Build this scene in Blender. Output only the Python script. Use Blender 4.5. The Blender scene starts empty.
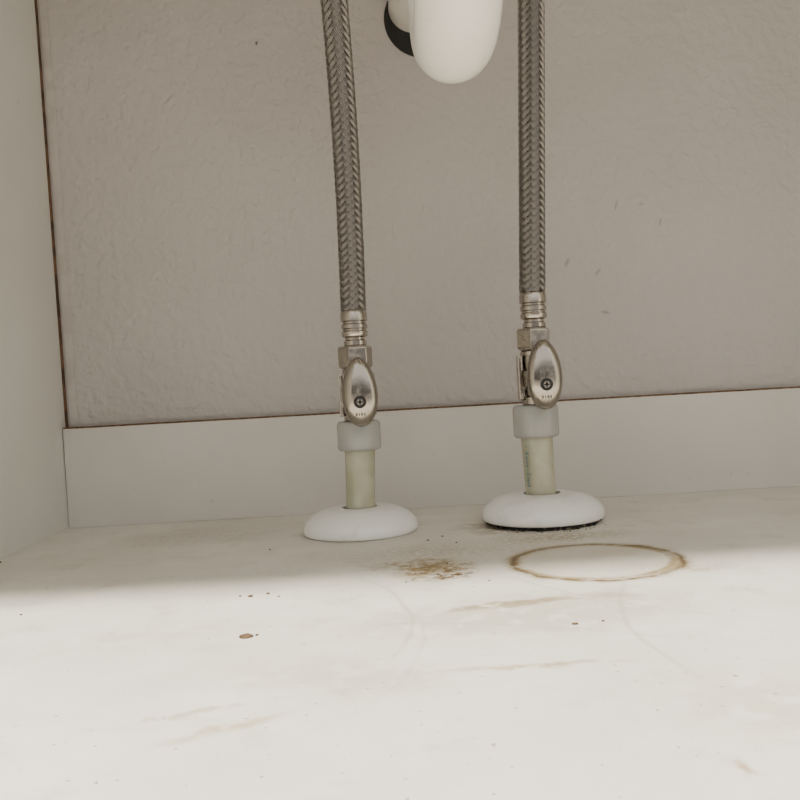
import bpy, bmesh, math, random
from mathutils import Vector, Matrix
random.seed(4)
D = bpy.data
COL = bpy.context.scene.collection

# ------------------------------------------------------------ helpers
def link(o, parent=None):
    COL.objects.link(o)
    if parent: o.parent = parent
    return o
def empty(name):
    e = D.objects.new(name, None); e.empty_display_size = .02
    return link(e)
def mesh_obj(name, verts, faces, mat, parent=None, smooth=True, sharp=None):
    me = D.meshes.new(name); me.from_pydata(verts, [], faces)
    me.materials.append(mat)
    bm = bmesh.new(); bm.from_mesh(me); bmesh.ops.recalc_face_normals(bm, faces=bm.faces); bm.to_mesh(me); bm.free()
    if smooth:
        me.polygons.foreach_set('use_smooth', [True]*len(me.polygons))
        if sharp: me.set_sharp_from_angle(angle=math.radians(sharp))
    me.update()
    return link(D.objects.new(name, me), parent)
def box(name, lo, hi, mat, parent=None, bevel=0.0, lean=0.0):
    x0,y0,z0 = lo; x1,y1,z1 = hi
    v = [(x0,y0,z0),(x1,y0,z0),(x1,y1,z0),(x0,y1,z0),(x0+lean,y0,z1),(x1+lean,y0,z1),(x1+lean,y1,z1),(x0+lean,y1,z1)]
    f = [(0,1,2,3),(4,5,6,7),(0,1,5,4),(1,2,6,5),(2,3,7,6),(3,0,4,7)]
    o = mesh_obj(name, v, f, mat, parent, smooth=False)
    if bevel:
        m = o.modifiers.new('b','BEVEL'); m.width = bevel; m.segments = 2
    return o
def lathe(name, prof, center, mat, parent=None, n=64, closed=False, sharp=35, wob=None):
    cx,cy = center; v=[]; f=[]
    m=len(prof)
    for (r,z) in prof:
        for k in range(n):
            a=2*math.pi*k/n
            rr = r*(wob(a,z) if wob else 1)
            v.append((cx+rr*math.cos(a), cy+rr*math.sin(a), z))
    for i in range(m if closed else m-1):
        j=(i+1)%m
        for k in range(n):
            k2=(k+1)%n
            f.append((i*n+k,i*n+k2,j*n+k2,j*n+k))
    if not closed:
        f.append(tuple(range(n))); f.append(tuple(range((m-1)*n, m*n)))
    return mesh_obj(name, v, f, mat, parent, True, sharp)
def ring_prism(name, n, R, z0, z1, center, mat, parent=None, rot=0, bev=.0012, chamf=True):
    cx,cy=center; v=[];f=[]
    levels=[(R*.90,z0),(R,z0+bev*1.4),(R,z1-bev*1.4),(R*.90,z1)]
    for r,z in levels:
        for k in range(n):
            a=rot+2*math.pi*k/n; v.append((cx+r*math.cos(a),cy+r*math.sin(a),z))
    for i in range(3):
        for k in range(n):
            k2=(k+1)%n; f.append((i*n+k,i*n+k2,(i+1)*n+k2,(i+1)*n+k))
    f.append(tuple(range(n))); f.append(tuple(range(3*n,4*n)))
    o=mesh_obj(name,v,f,mat,parent,smooth=False)
    m=o.modifiers.new('b','BEVEL'); m.width=.0005; m.segments=2
    return o
def tube(name, pts, rad, mat, parent=None, n=40, cap=True, sharp=50):
    pts=[Vector(p) for p in pts]; v=[];f=[]
    rads = rad if isinstance(rad,(list,tuple)) else [rad]*len(pts)
    up=None
    for i,p in enumerate(pts):
        t=(pts[min(i+1,len(pts)-1)]-pts[max(i-1,0)]).normalized()
        if up is None:
            up = Vector((1,0,0)) if abs(t.x)<.8 else Vector((0,0,1))
        s = t.cross(up).normalized(); up = s.cross(t).normalized()
        for k in range(n):
            a=2*math.pi*k/n
            v.append(tuple(p+rads[i]*(math.cos(a)*up+math.sin(a)*s)))
    for i in range(len(pts)-1):
        for k in range(n):
            k2=(k+1)%n; f.append((i*n+k,i*n+k2,(i+1)*n+k2,(i+1)*n+k))
    if cap:
        f.append(tuple(range(n))); f.append(tuple(range((len(pts)-1)*n,len(pts)*n)))
    return mesh_obj(name,v,f,mat,parent,True,sharp)

# ------------------------------------------------------------ materials
class NT:
    def __init__(s,name):
        s.m=D.materials.new(name); s.m.use_nodes=True; s.t=s.m.node_tree
        s.b=s.t.nodes['Principled BSDF']
        s.tc=s.t.nodes.new('ShaderNodeTexCoord').outputs['Object']
    def n(s,ty,**kw):
        x=s.t.nodes.new(ty)
        for k,v in kw.items(): setattr(x,k,v)
        return x
    def L(s,a,b): s.t.links.new(a,b)
    def inp(s,sock,v):
        if isinstance(v,bpy.types.NodeSocket): s.L(v,sock)
        else: sock.default_value=v
    def math(s,op,a,b=None,clamp=False):
        x=s.n('ShaderNodeMath',operation=op,use_clamp=clamp)
        s.inp(x.inputs[0],a)
        if b is not None: s.inp(x.inputs[1],b)
        return x.outputs[0]
    def noise(s,scale,detail=3,rough=.5,vec=None,dist=0):
        x=s.n('ShaderNodeTexNoise'); x.inputs['Scale'].default_value=scale
        x.inputs['Detail'].default_value=detail; x.inputs['Roughness'].default_value=rough
        x.inputs['Distortion'].default_value=dist
        s.L(vec or s.tc,x.inputs['Vector']); return x.outputs['Fac']
    def mr(s,v,a,b,c=0,d=1,smooth=True):
        x=s.n('ShaderNodeMapRange'); x.clamp=True
        if smooth: x.interpolation_type='SMOOTHSTEP'
        s.L(v,x.inputs['Value'])
        for i,q in zip(('From Min','From Max','To Min','To Max'),(a,b,c,d)): x.inputs[i].default_value=q
        return x.outputs['Result']
    def mix(s,fac,a,b,mode='MIX'):
        x=s.n('ShaderNodeMix',data_type='RGBA',blend_type=mode)
        s.inp(x.inputs[0],fac)
        for so,q in ((x.inputs[6],a),(x.inputs[7],b)):
            if isinstance(q,tuple): so.default_value=(*q,1)
            else: s.L(q,so)
        return x.outputs[2]
    def local(s,c,r,ang=0,vec=None):
        x=s.n('ShaderNodeMapping',vector_type='TEXTURE')
        s.L(vec or s.tc,x.inputs['Vector'])
        x.inputs['Location'].default_value=c
        x.inputs['Rotation'].default_value=(0,0,ang) if not isinstance(ang,tuple) else ang
        x.inputs['Scale'].default_value=r
        l=s.n('ShaderNodeVectorMath',operation='LENGTH'); s.L(x.outputs[0],l.inputs[0])
        return l.outputs['Value']
    def bump(s,h,strength,dist):
        x=s.n('ShaderNodeBump'); x.inputs['Strength'].default_value=strength; x.inputs['Distance'].default_value=dist
        s.L(h,x.inputs['Height']); s.L(x.outputs[0],s.b.inputs['Normal'])
    def set(s,**kw):
        for k,v in kw.items():
            so=s.b.inputs[k.replace('_',' ')]
            if isinstance(v,tuple): so.default_value=(*v,1)
            elif isinstance(v,(int,float)): so.default_value=v
            else: s.L(v,so)
        return s.m

def warped(M,amp,scale):
    nz=M.n('ShaderNodeTexNoise'); nz.inputs['Scale'].default_value=scale; nz.inputs['Detail'].default_value=3
    M.L(M.tc,nz.inputs['Vector'])
    a=M.n('ShaderNodeVectorMath',operation='SUBTRACT'); M.L(nz.outputs['Color'],a.inputs[0]); a.inputs[1].default_value=(.5,.5,.5)
    b=M.n('ShaderNodeVectorMath',operation='SCALE'); M.L(a.outputs[0],b.inputs[0]); b.inputs['Scale'].default_value=amp
    c=M.n('ShaderNodeVectorMath',operation='MULTIPLY'); M.L(b.outputs[0],c.inputs[0]); c.inputs[1].default_value=(1,1,0)
    d=M.n('ShaderNodeVectorMath',operation='ADD'); M.L(M.tc,d.inputs[0]); M.L(c.outputs[0],d.inputs[1])
    return d.outputs[0]

# floor melamine with stains
M=NT('melamine_floor')
base=M.mix(M.mr(M.noise(9,4,.55),.35,.7),(.68,.65,.575),(.78,.75,.675))
base=M.mix(M.math('MULTIPLY',M.mr(M.noise(30,5,.7),.52,.72),.38),base,(.44,.40,.32))
w=warped(M,.014,70); w2=warped(M,.03,22); w3=warped(M,.026,90)
fine=M.mr(M.noise(260,3,.7),.38,.54); med=M.mr(M.noise(70,3,.6),.34,.54)
# can ring
for (cx,cy,r,wd,st,col) in ((.1180,.5050,.0495,.0085,.9,(.32,.235,.10)),(.1165,.5065,.0468,.0045,.9,(.28,.20,.08)),(.1185,.5045,.0498,.0032,1.0,(.13,.08,.025))):
    d=M.local((cx,cy,0),(1,1,1),0,warped(M,.006,60))
    k=M.mr(M.math('ABSOLUTE',M.math('SUBTRACT',d,r)),wd,0)
    k=M.math('MULTIPLY',k,M.mr(M.noise(75,6,.8),.36,.56,.25,1)); k=M.math('MULTIPLY',k,st)
    base=M.mix(k,base,col)
k=M.math('MULTIPLY',M.mr(M.local((.1185,.5045,0),(.05,.05,1)),1.0,.9),.18)
base=M.mix(k,base,(.44,.34,.17))
def blob(c,r,ang,col,st,brk=None,vec=None,soft=.0):
    global base
    k=M.mr(M.local((c[0],c[1],0),(r[0],r[1],1),ang,vec),1.0,soft)
    if brk is not None: k=M.math('MULTIPLY',k,brk)
    base=M.mix(M.math('MULTIPLY',k,st),base,col)
spk=M.mr(M.noise(150,5,.8),.46,.56)
blob((.020,.510),(.034,.042),0,(.38,.28,.12),.75,med,w,.2)
blob((.022,.507),(.030,.040),0,(.20,.13,.035),1.0,spk,w3,.4)
blob((.031,.492),(.014,.015),0,(.13,.075,.02),1.0,spk,w3,.6)
blob((.018,.510),(.012,.014),0,(.16,.10,.03),.9,fine,w,.3)
blob((.010,.522),(.036,.024),0,(.33,.24,.10),.8,spk,w3,.4)
blob((.054,.4187),(.042,.0075),.18,(.30,.225,.12),1.0,med,w,.5)
blob((.10,.425),(.035,.009),-.1,(.38,.31,.18),.6,med,w)
blob((.05,.328),(.055,.0046),.0,(.38,.28,.13),.8,med,w)
blob((-.060,.285),(.036,.0065),.5,(.43,.34,.18),.75,med,w)
blob((-.075,.30),(.05,.004),.3,(.43,.36,.22),.6,med,w)
blob((.0928,.2337),(.0035,.008),.0,(.34,.22,.09),.7,None,w)
blob((.165,.47),(.028,.014),.0,(.38,.29,.15),.7,fine,w)
# grey scuffs at rear and around the escutcheons
blob((-.16,.67),(.09,.07),0,(.37,.34,.28),.5,fine,w2)
blob((.085,.640),(.055,.055),0,(.20,.15,.085),1.0,med,w)
blob((.115,.585),(.070,.028),0,(.31,.24,.13),.8,fine,w)
blob((-.03,.64),(.060,.058),0,(.32,.29,.23),.8,med,w)
blob((.03,.56),(.13,.045),0,(.40,.35,.25),.55,fine,w2)
blob((.05,.40),(.16,.05),.1,(.48,.43,.33),.6,med,w2)
blob((-.02,.33),(.10,.03),-.3,(.52,.47,.36),.5,med,w2)
blob((-.12,.40),(.08,.03),.2,(.52,.47,.38),.4,med,w2)
blob((.12,.28),(.05,.05),-.3,(.54,.47,.34),.6,med,w2)
# thin arc scratches
for (cx,cy,r,wd,st,gate) in ((-.16,.40,.165,.0024,.42,(-.02,.42)),(.30,.36,.20,.0024,.40,(.12,.38)),(-.05,.10,.30,.0020,.28,(.05,.39)),
     (.25,.55,.20,.0020,.30,(.1,.42)),(-.14,.38,.15,.0018,.25,(.0,.36))):
    d=M.local((cx,cy,0),(1,1,1),0,warped(M,.008,18))
    k=M.mr(M.math('ABSOLUTE',M.math('SUBTRACT',d,r)),wd,0)
    k=M.math('MULTIPLY',k,M.mr(M.local((gate[0],gate[1],0),(.11,.11,1)),1,.3))
    base=M.mix(M.math('MULTIPLY',k,st),base,(.40,.36,.30))
sp=M.mr(M.noise(330,1,.5),.72,.76); base=M.mix(M.math('MULTIPLY',sp,.65),base,(.24,.175,.10))
M.bump(M.noise(120,2),.05,.001)
floor_m=M.set(Base_Color=base,Roughness=M.mr(M.noise(25,3),.3,.7,.38,.56))

M=NT('melamine_panel')
c=M.mix(M.mr(M.noise(6,3),.3,.7),(.64,.635,.59),(.70,.695,.655))
c=M.mix(M.math('MULTIPLY',M.mr(M.noise(240,1),.75,.79),.4),c,(.4,.33,.24))
M.bump(M.noise(400,2),.04,.0005)
panel_m=M.set(Base_Color=c,Roughness=.33)

M=NT('melamine_baseboard')
c=M.mix(M.mr(M.noise(8,3),.3,.7),(.59,.56,.52),(.64,.61,.57))
c=M.mix(M.math('MULTIPLY',M.mr(M.noise(200,2),.7,.78),.35),c,(.40,.33,.24))
skirt_m=M.set(Base_Color=c,Roughness=.42)

M=NT('textured_drywall')
h1=M.noise(100,2,.45,dist=.1); h2=M.noise(280,2,.5)
hh=M.math('ADD',M.mr(h1,.35,.69),M.math('MULTIPLY',h2,.25))
c=M.mix(M.mr(M.noise(5,3),.3,.7),(.450,.420,.397),(.490,.460,.435))
def wspot(x,z,rx,rz,ang,st,col=(.12,.10,.085)):
    global c
    k=M.mr(M.local((x,.77,z),(rx,1,rz),(0,ang,0),warped(M,.004,90)),1,.3)
    c=M.mix(M.math('MULTIPLY',k,st),c,col)
for s in ((-.100,.4236,.0016,.0025,0,1),(.168,.213,.0022,.006,.4,.4),(.196,.203,.002,.006,.7,.35),(.215,.262,.0015,.007,.3,.35),
          (.238,.262,.003,.0022,.2,.3),(.200,.166,.006,.002,.2,.4),(.255,.245,.0015,.006,.2,.3)): wspot(*s)
M.bump(hh,.46,.0019)
wall_m=M.set(Base_Color=c,Roughness=.53)

M=NT('particleboard_edge')
c=M.mix(M.mr(M.noise(300,3),.35,.65),(.08,.04,.02),(.20,.12,.06))
edge_m=M.set(Base_Color=c,Roughness=.85)
M=NT('brown_caulk_gap')
c=M.mix(M.mr(M.noise(60,4),.4,.6),(.07,.035,.02),(.17,.09,.05))
gap_m=M.set(Base_Color=c,Roughness=.8)
M=NT('painted_bead')
bead_m=M.set(Base_Color=M.mix(M.mr(M.noise(50,3),.4,.6),(.44,.41,.38),(.50,.47,.44)),Roughness=.6)
M=NT('white_enamel')
enamel_m=M.set(Base_Color=M.mix(M.mr(M.noise(60,4,.6),.5,.8),(.84,.84,.82),(.70,.69,.65)),Roughness=.24)
M=NT('white_pvc')
pvc_m=M.set(Base_Color=M.mix(M.mr(M.noise(40,4,.6),.5,.8),(.84,.81,.75),(.70,.67,.60)),Roughness=.22)
M=NT('milky_pipe')
pipe_m=M.set(Base_Color=M.mix(M.mr(M.noise(60,3),.35,.7),(.48,.48,.35),(.58,.57,.44)),Roughness=.20)
M.b.inputs['Subsurface Weight'].default_value=.35; M.b.inputs['Subsurface Scale'].default_value=.006
M.b.inputs['Transmission Weight'].default_value=.25
M=NT('frosted_collar')
collar_m=M.set(Base_Color=(.53,.54,.52),Roughness=.22)
M.b.inputs['Transmission Weight'].default_value=.45; M.b.inputs['Subsurface Weight'].default_value=.3; M.b.inputs['Subsurface Scale'].default_value=.005
M=NT('brushed_nickel')
nickel_m=M.set(Base_Color=(.45,.41,.36),Metallic=1.0,Roughness=M.mr(M.noise(180,3),.3,.7,.15,.28))
M=NT('polished_handle')
handle_m=M.set(Base_Color=(.37,.34,.295),Metallic=1.0,Roughness=M.mr(M.noise(150,4,.6),.35,.7,.10,.26))
M=NT('stainless_braid')
braid_m=M.set(Base_Color=(.35,.33,.31),Metallic=1.0,Roughness=.28)
M=NT('hose_core'); core_m=M.set(Base_Color=(.030,.027,.024),Roughness=.8)
M=NT('dark_recess'); dark_m=M.set(Base_Color=(.008,.007,.006),Roughness=.6)
M=NT('etched_mark'); etch_m=M.set(Base_Color=(.17,.15,.13),Roughness=.5,Metallic=.6)
M=NT('faded_ink'); ink_m=M.set(Base_Color=(.13,.22,.25),Roughness=.6)
M=NT('dirt'); dirt_m=M.set(Base_Color=M.mix(M.noise(400,3),(.05,.028,.015),(.18,.11,.055)),Roughness=.9)
M=NT('black_grime'); grime_m=M.set(Base_Color=M.mix(M.mr(M.noise(300,3),.5,.65),(.012,.011,.010),(.16,.13,.09)),Roughness=.85)
M=NT('tile_ground'); 
tile_m=M.set(Base_Color=M.mix(M.noise(12,4),(.30,.27,.24),(.38,.34,.30)),Roughness=.5)

# ------------------------------------------------------------ cabinet shell
XL,XR=-.29,.62; YF,YB=.10,.756; WALL=.770; ZT=.70; LN=-.0060
box('floor',(XL-.018,YF,-.018),(XR+.018,WALL+.01,0),floor_m)
box('wall_left',(XL-.018,YF,0),(XL,WALL-.005,ZT),panel_m,lean=LN)
box('wall_right',(XR,YF,0),(XR+.018,YB,ZT),panel_m)
box('wall_back',(XL-.10,WALL,0),(XR+.10,WALL+.012,ZT+.03),wall_m)
box('ceiling',(XL-.024,YF-.01,ZT),(XR+.018,WALL,ZT+.03),panel_m)
box('baseboard_back',(XL+.0002,YB,0),(XR,WALL,.088),skirt_m,bevel=.0004)
box('trim_1',(XL+.0002,YB+.0008,.088),(XR,WALL,.0892),edge_m)
box('trim_2',(XL-.016,WALL-.0048,.0892),(XL+.0002,WALL,ZT),gap_m,lean=LN)
box('trim_3',(XL+.0016,WALL-.0012,.0892),(XL+.0095,WALL,ZT),bead_m,bevel=.0006,lean=LN)
box('trim_4',(XL-.018,YF-.002,-.10),(XR+.018,YF,0),panel_m)
box('ground',(-2.5,-2.5,-.12),(2.5,YF+.9,-.10),tile_m)

# ------------------------------------------------------------ escutcheons
def escutcheon(cx,cy,R,ri,lift,grime):
    e=empty('pipe_escutcheon')
    rim=.0050
    prof=[(R-.0030,lift),(R-.0010,lift+.0004),(R-.0002,lift+.0014),(R,lift+.0030),(R-.0001,lift+rim)]
    H=.0205
    for i in range(1,19):
        t=(i/18)**1.3
        r=R-(R-ri-.0015)*t
        z=lift+rim+(H-rim-.0010)*(1-(1-t)**2.3)**.60
        prof.append((r,z))
    prof+= [(ri,lift+H-.0012),(ri,lift+H-.003),(ri+.002,lift+H-.004)]
    for i in range(13,1,-1):
        t=i/14
        r=R-.002-(R-ri-.0035)*t
        z=lift+(H-.0025)*(1-(1-t)**2.1)**.62
        prof.append((r,z))
    lathe('cover_plate',prof,(cx,cy),enamel_m,e,n=96,closed=True,sharp=60)
    if grime:
        rnd=[random.uniform(.91,.985) for _ in range(97)]
        def wob(a,z): return rnd[int(a/(2*math.pi)*96)%96]
        lathe('grime_ring',[(R*.80,0.0),(R*.965,0.0),(R*.950,lift*.9),(R*.80,lift*1.0)],(cx,cy),grime_m,e,n=96,closed=True,sharp=80,wob=wob)
    return e
escutcheon(-.0272,.653,.0440,.0135,0.0,False)
escutcheon(.1132,.650,.0465,.0142,.0030,True)

# ------------------------------------------------------------ plastic stub pipes
def stub(xb,xt,cy,r,z1,cr,z2,inkside):
    e=empty('plastic_water_pipe')
    pts=[(xb+(xt-xb)*i/6,cy,z1*i/6) for i in range(7)]
    tube('pipe',pts,[r*(1.0-.04*math.sin(math.pi*i/6)) for i in range(7)],pipe_m,e)
    prof=[(r*.98,z1-.0),(cr-.0016,z1),(cr-.0004,z1+.0010),(cr,z1+.0025),(cr,z2-.004),(cr-.0004,z2-.0015),(cr-.0015,z2),(cr-.0055,z2),(cr-.0060,z2-.002)]
    lathe('compression_collar',prof,(xt,cy),collar_m,e,n=64,sharp=40)
    if inkside:
        v=[];f=[]
        def patch(a0,a1,za,zb):
            n=4; b=len(v)
            for i in range(n+1):
                a=a0+(a1-a0)*i/n
                for z in (za,zb):
                    x=xb+(xt-xb)*z/z1
                    v.append((x+(r+.0002)*math.cos(a),cy+(r+.0002)*math.sin(a),z))
            for i in range(n): f.append((b+2*i,b+2*i+1,b+2*i+3,b+2*i+2))
        z=.0285
        a=math.radians(-150)
        while z<z1-.004:
            hgt=random.choice((.0008,.0012,.0018,.0005))
            if random.random()<.72:
                patch(a,a+random.choice((.18,.30,.38)),z,z+hgt)
            z+=hgt+random.choice((.0005,.0009,.0022))
        mesh_obj('faded_print',v,f,ink_m,e,False)
    return e
stub(-.0270,-.0245,.653,.0117,.063,.0168,.0852,False)
stub(.1130,.1115,.650,.0122,.0655,.0174,.0900,True)

# ------------------------------------------------------------ shut-off valves
def valve(cx,cy,zb,zn0,zn1,hx,hz,hy,tilt):
    e=empty('shutoff_valve')
    prof=[(.0100,zb+.0002),(.0112,zb+.001),(.0112,zb+.006),(.0092,zb+.0075),(.0092,zb+.013),(.0116,zb+.0145),(.0116,zb+.026),(.0095,zb+.028),
          (.0095,zn0-.0045),(.0108,zn0-.004),(.0108,zn0-.0012),(.0096,zn0-.0003)]
    lathe('body',prof,(cx,cy),nickel_m,e,n=48)
    for s in (-1,1):
        box('rib_%d'%(1 if s<0 else 2),(cx+s*.0122-.0018,cy-.006,zb+.004),(cx+s*.0122+.0018,cy+.003,zn0-.004),nickel_m,e,bevel=.0010)
    ring_prism('hex_nut',6,.0134,zn0,zn1,(cx,cy),nickel_m,e,rot=math.radians(12))
    zc=hz-.007
    v=[];f=[];n=32
    rings=[(cy-.004,.0088),(cy-.0135,.0088),(cy-.0145,.0072),(hy+.003,.0066)]
    for (y,r) in rings:
        for k in range(n):
            a=2*math.pi*k/n; v.append((cx+(hx-cx)*0.6+r*math.cos(a),y,zc+r*math.sin(a)))
    for i in range(3):
        for k in range(n): f.append((i*n+k,i*n+(k+1)%n,(i+1)*n+(k+1)%n,(i+1)*n+k))
    f.append(tuple(range(n))); f.append(tuple(range(3*n,4*n)))
    mesh_obj('stem',v,f,nickel_m,e,True,40)
    a_,b_=.0131,.0258; v=[];f=[];n=72; K=14
    def pt(t,rho,y):
        s=math.sin(t); egg=1-.10*s
        x=a_*rho*math.cos(t)*egg; z=b_*rho*s
        ct,st=math.cos(tilt),math.sin(tilt)
        return (hx+x*ct-z*st, y, hz+x*st+z*ct)
    prof=[]
    for i in range(K+1):
        rho=i/K if i else .02
        prof.append((rho*.985, hy-.0062*(max(0,1-rho**2.6))**.55))
    prof+= [(1.0,hy+.0006),(.99,hy+.0022),(.93,hy+.0034),(.5,hy+.0036),(.02,hy+.0036)]
    for rho,y in prof:
        for k in range(n): v.append(pt(2*math.pi*k/n,rho,y))
    for i in range(len(prof)-1):
        for k in range(n): f.append((i*n+k,i*n+(k+1)%n,(i+1)*n+(k+1)%n,(i+1)*n+k))
    f.append(tuple(range(n))); f.append(tuple(range((len(prof)-1)*n,len(prof)*n)))
    mesh_obj('oval_handle',v,f,handle_m,e,True,70)
    def disc(nm,r0,y0,r1,y1,mat,x,z):
        v=[];f=[];n=32
        for (r,y) in ((r0,y0),(r1,y1)):
            for k in range(n):
                a=2*math.pi*k/n; v.append((x+r*math.cos(a),y,z+r*math.sin(a)))
        for k in range(n): f.append((k,(k+1)%n,n+(k+1)%n,n+k))
        f.append(tuple(range(n))); f.append(tuple(range(n,2*n)))
        mesh_obj(nm,v,f,mat,e,True,40)
    sz=hz-.0072; fy=hy-.0062
    disc('screw_recess',.0046,fy+.003,.0046,fy-.00015,dark_m,hx,sz)
    disc('screw_head',.0028,fy+.002,.0024,fy-.0007,nickel_m,hx,sz)
    for nm,(wx,wz) in (('slot_1',(.0019,.00055)),('slot_2',(.00055,.0019))):
        box(nm,(hx-wx,fy-.0009,sz-wz),(hx+wx,fy-.0006,sz+wz),dark_m,e)
    v=[];f=[]
    def blk(x,z,w,h,y):
        b=len(v); v.extend([(x-w/2,y,z-h/2),(x+w/2,y,z-h/2),(x+w/2,y,z+h/2),(x-w/2,y,z+h/2)]); f.append((b,b+1,b+2,b+3))
    def dome_y(x,z):
        rho=min(.98,math.hypot((x-hx)/a_,(z-hz)/b_)); return hy-.0062*(1-rho**2.6)**.55-.0002
    for i,wd in enumerate((.0014,.0008,.0014,.0010)):
        x=hx-.0030+i*.0020; blk(x,hz-.0162,wd,.0022,dome_y(x,hz-.0162))
    mesh_obj('etched_marks',v,f,etch_m,e,False)
    v.clear(); f.clear()
    for row in range(2):
        for i in range(4):
            x=hx-.0036+i*.0024; z=hz+.008-row*.005
            blk(x,z,random.uniform(.0004,.0012),.0004,dome_y(x,z))
            blk(x+.0005,z+.001,.0003,.0012,dome_y(x,z+.001))
    mesh_obj('faint_marks',v,f,nickel_m,e,False)
    return e
valve(-.0240,.653,.0852,.1257,.1427,-.0212,.1075,.626,0.02)
valve(.1130,.650,.0900,.1320,.1487,.1150,.1128,.622,0.0)

# ------------------------------------------------------------ braided hoses
def hose(path,z0,z1,zn,R):
    e=empty('braided_supply_hose')
    x0,y0=path(z0)
    L=z0-zn; r=.0101
    prof=[(.0080,zn+.0001),(.0088,zn+.0006),(.0088,zn+L*.14),(.0076,zn+L*.17),(.0076,zn+L*.23),(r-.0004,zn+L*.27),(r,zn+L*.30),(r,zn+L*.40),(r-.0010,zn+L*.43),
          (r-.0010,zn+L*.47),(r,zn+L*.50),(r,zn+L*.60),(r-.0011,zn+L*.63),(r-.0011,zn+L*.68),(r+.0002,zn+L*.71),(r+.0002,zn+L*.90),(r-.0002,zn+L*.97),(r-.0009,z0)]
    lathe('crimp_ferrule',prof,(x0,y0),nickel_m,e,n=48,sharp=30)
    zz0=z0+.0002
    nseg=40
    pts=[]
    for i in range(nseg+1):
        z=zz0+(z1-zz0)*i/nseg; x,y=path(z); pts.append((x,y,z))
    tube('rubber_core',pts,R-.0013,core_m,e,n=24)
    N=12; P=.064; kk=2*math.pi/P
    dz=P/44; ns=int((z1-zz0)/dz)
    al=math.atan2(P,2*math.pi*R)
    W=2*math.pi*R/N*math.sin(al)
    nw=3; wsp=W*.82/nw; wr=wsp*.44
    V=[];F=[]
    for dr in (1,-1):
        for i in range(N):
            for wi in range(nw):
                off=(wi-(nw-1)/2)*wsp
                base=len(V)
                dth=off/(math.sin(al)*R)
                for s in range(ns+1):
                    z=zz0+s*dz
                    ph=N*kk*z/2
                    o=math.cos(math.pi*i+dr*ph+math.pi/4) * dr
                    o=max(-1,min(1,o*1.8))
                    rr=R-.0006+.00052*o
                    th=2*math.pi*i/N+dr*kk*z+dth
                    x,y=path(z); c,sn=math.cos(th),math.sin(th)
                    tx,ty,tz=-sn*R*kk*dr,c*R*kk*dr,1.0
                    ln=math.sqrt(tx*tx+ty*ty+tz*tz); tx/=ln;ty/=ln;tz/=ln
                    bx,by,bz=( -tz*sn, tz*c, tx*sn-ty*c)
                    px,py=x+rr*c,y+rr*sn
                    V.append((px+wr*c,py+wr*sn,z))
                    V.append((px+wr*bx,py+wr*by,z+wr*bz))
                    V.append((px-wr*c,py-wr*sn,z))
                    V.append((px-wr*bx,py-wr*by,z-wr*bz))
                for s in range(ns):
                    a=base+4*s
                    for q in range(4):
                        q2=(q+1)%4; F.append((a+q,a+q2,a+4+q2,a+4+q))
    me=D.meshes.new('wire_braid'); me.from_pydata(V,[],F); me.materials.append(braid_m)
    me.polygons.foreach_set('use_smooth',[True]*len(me.polygons)); me.update()
    link(D.objects.new('wire_braid',me),e)
    xt,yt=path(z1)
    lathe('top_ferrule',[(.0085,z1-.02),(.0103,z1-.019),(.0103,z1+.004),(.0080,z1+.006),(.0080,z1+.010)],(xt,yt),nickel_m,e,n=32)
    ring_prism('top_nut',6,.0150,z1+.010,z1+.032,(xt,yt),nickel_m,e)
    return e
def pl(z):
    t=(z-.17)/.22
    return (-.0234+.0018*math.sin(min(t,2)*math.pi*.9)-.0004*t , .653-.036*t*t if t<1 else .617-.072*(t-1)+.04*(t-1)**2)
def pr(z):
    t=(z-.176)/.22
    return (.1140+.0090*t, .650-.010*t)
hose(pl,.1697,.66,.1427,.0096)
hose(pr,.1760,.66,.1487,.0097)

# ------------------------------------------------------------ P-trap
e=empty('drain_p_trap')
X=.0465; y0,y1=.415,.505; rb=(y1-y0)/2; r=.0226; zc=.2755+r+rb
pts=[(X,y0,.60-i*(.60-zc)/8) for i in range(8)]
for i in range(25):
    a=math.pi*i/24; pts.append((X,(y0+y1)/2-rb*math.cos(a),zc-rb*math.sin(a)))
zt=.442
for i in range(1,4): pts.append((X,y1,zc+(zt-.035-zc)*i/3))
for i in range(1,13):
    a=math.pi/2*i/12; pts.append((X-.002*i/12,y1+.035*(1-math.cos(a)),zt-.035+.035*math.sin(a)))
for i in range(1,7): pts.append((X-.002-.003*i/6,y1+.035+(WALL+.004-y1-.035)*i/6,zt+.006*i/6))
tube('u_bend',pts,r,pvc_m,e,n=64)
lathe('slip_nut_1',[(.0245,.395),(.0285,.396),(.0285,.418),(.0262,.422),(.0245,.423)],(X,y0),pvc_m,e,n=48,wob=lambda a,z:1+.02*(math.cos(a*10)>0))
tube('slip_nut_2',[(X-.0035,.60,zt+.001),(X-.0038,.602,zt+.001),(X-.0045,.625,zt+.002),(X-.0046,.627,zt+.002)],[.0230,.0245,.0245,.0230],pvc_m,e,n=48)
lathe('tailpiece_flange',[(.024,.60),(.030,.601),(.030,.640),(.024,.642),(.024,.70)],(X,y0),pvc_m,e,n=48)
def wring(nm,ri,ro,ya,yb,cx,cz,mat,wob=0):
    v=[];f=[];n=64
    for (rr,y) in ((ri,yb),(ro,yb),(ro,ya),(ri,ya)):
        for k in range(n):
            a=2*math.pi*k/n; q=1+wob*(math.sin(5*a)+.6*math.sin(11*a+1)+.4*math.sin(17*a+2))
            v.append((cx+rr*q*math.cos(a),y,cz+rr*q*math.sin(a)))
    for i in range(4):
        for k in range(n): f.append((i*n+k,i*n+(k+1)%n,((i+1)%4)*n+(k+1)%n,((i+1)%4)*n+k))
    return mesh_obj(nm,v,f,mat,e,True,40)
wring('wall_opening',.016,.0350,WALL-.0012,WALL,.0495,.4380,dark_m)
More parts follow.
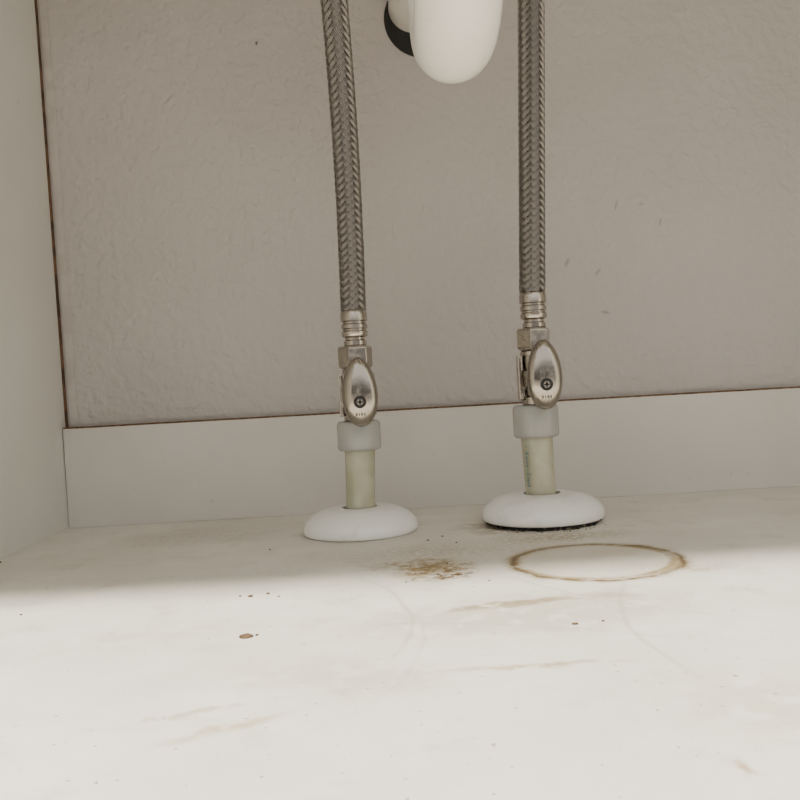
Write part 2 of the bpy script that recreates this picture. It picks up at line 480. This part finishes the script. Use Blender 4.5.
wring('torn_sleeve',.0195,.0226,WALL-.035,WALL-.0014,X-.0035,zt+.009,pvc_m,.05)

# ------------------------------------------------------------ dirt crumbs on the cabinet floor
V=[];F=[]
def crumb(x,y,sx,sy,sz):
    bm=bmesh.new(); bmesh.ops.create_icosphere(bm,subdivisions=2,radius=1)
    b=len(V)
    for v in bm.verts:
        q=random.uniform(.75,1.25); V.append((x+v.co.x*sx*q,y+v.co.y*sy*q,max(0,sz*.6+v.co.z*sz*q)))
    for fc in bm.faces: F.append(tuple(b+v.index for v in fc.verts))
    bm.free()
for c_ in ((-.0715,.3895,.0030,.0026,.0009),(-.067,.391,.0008,.0008,.0005),(-.082,.466,.0015,.0013,.0006),(-.073,.470,.0010,.0010,.0005),
           (-.088,.468,.0008,.0009,.0004),(.078,.379,.0013,.0013,.0005),(.091,.381,.0007,.0007,.0004),(-.066,.462,.0006,.0006,.0004),
           (-.203,.455,.0007,.0007,.0004),(.004,.478,.0007,.0006,.0004),(-.285,.61,.0014,.0014,.0007),
           (.030,.520,.0006,.0006,.0003),(.010,.498,.0005,.0006,.0003),(.036,.488,.0006,.0005,.0003),(.022,.600,.0009,.0009,.0004),
           (.033,.612,.0010,.0008,.0004),(.041,.585,.0007,.0008,.0004),(-.09,.60,.0008,.0008,.0004),(.05,.47,.0006,.0005,.0003)): crumb(*c_)
for i in range(14):
    a=random.uniform(math.pi*1.2,math.pi*1.9); rr=random.uniform(.046,.050)
    s=random.uniform(.0003,.0007); crumb(.1132+rr*math.cos(a),.650+rr*math.sin(a),s,s,s*.6)
mesh_obj('dirt_debris',V,F,dirt_m)

# ------------------------------------------------------------ lights & world
wd=D.worlds.new('room_ambient'); bpy.context.scene.world=wd; wd.use_nodes=True
nt=wd.node_tree; bg=nt.nodes['Background']; bg.inputs['Strength'].default_value=.66
tc=nt.nodes.new('ShaderNodeTexCoord'); sx=nt.nodes.new('ShaderNodeSeparateXYZ'); nt.links.new(tc.outputs['Generated'],sx.inputs[0])
cr_=nt.nodes.new('ShaderNodeValToRGB'); mp=nt.nodes.new('ShaderNodeMapRange')
mp.inputs['From Min'].default_value=-1; mp.inputs['From Max'].default_value=1
nt.links.new(sx.outputs['Z'],mp.inputs['Value']); nt.links.new(mp.outputs[0],cr_.inputs[0]); nt.links.new(cr_.outputs[0],bg.inputs['Color'])
el=cr_.color_ramp.elements
el[0].position=.0; el[0].color=(.10,.09,.085,1)
el[1].position=1.0; el[1].color=(2.2,2.12,2.05,1)
for p,cv in ((.46,(.20,.19,.18,1)),(.54,(.50,.48,.46,1)),(.62,(2.1,2.03,1.95,1))):
    q=el.new(p); q.color=cv
def area(name,loc,target,sx,sy,power,col):
    l=D.lights.new(name,'AREA'); l.shape='RECTANGLE'; l.size=sx; l.size_y=sy; l.energy=power; l.color=col
    o=link(D.objects.new(name,l)); o.location=loc
    o.rotation_euler=(Vector(target)-Vector(loc)).to_track_quat('-Z','Y').to_euler(); return o
area('vanity_lamp',(-.22,-.365,1.50),(0,.35,0),.20,.025,84,(1,.935,.83))

# ------------------------------------------------------------ camera
cam=D.cameras.new('camera'); cam.lens=38.25; cam.sensor_width=36; cam.clip_start=.01
co=link(D.objects.new('camera',cam))
yaw,pitch,roll=math.radians(.74),math.radians(-1.19),math.radians(3.2)
fwd=Vector((math.sin(yaw)*math.cos(pitch),math.cos(yaw)*math.cos(pitch),math.sin(pitch)))
r0=fwd.cross(Vector((0,0,1))).normalized(); u0=r0.cross(fwd)
cr=r0*math.cos(roll)-u0*math.sin(roll); cu=u0*math.cos(roll)+r0*math.sin(roll)
m=Matrix((cr,cu,-fwd)).transposed().to_4x4(); m.translation=Vector((0,0,.113))
co.matrix_world=m
bpy.context.scene.camera=co
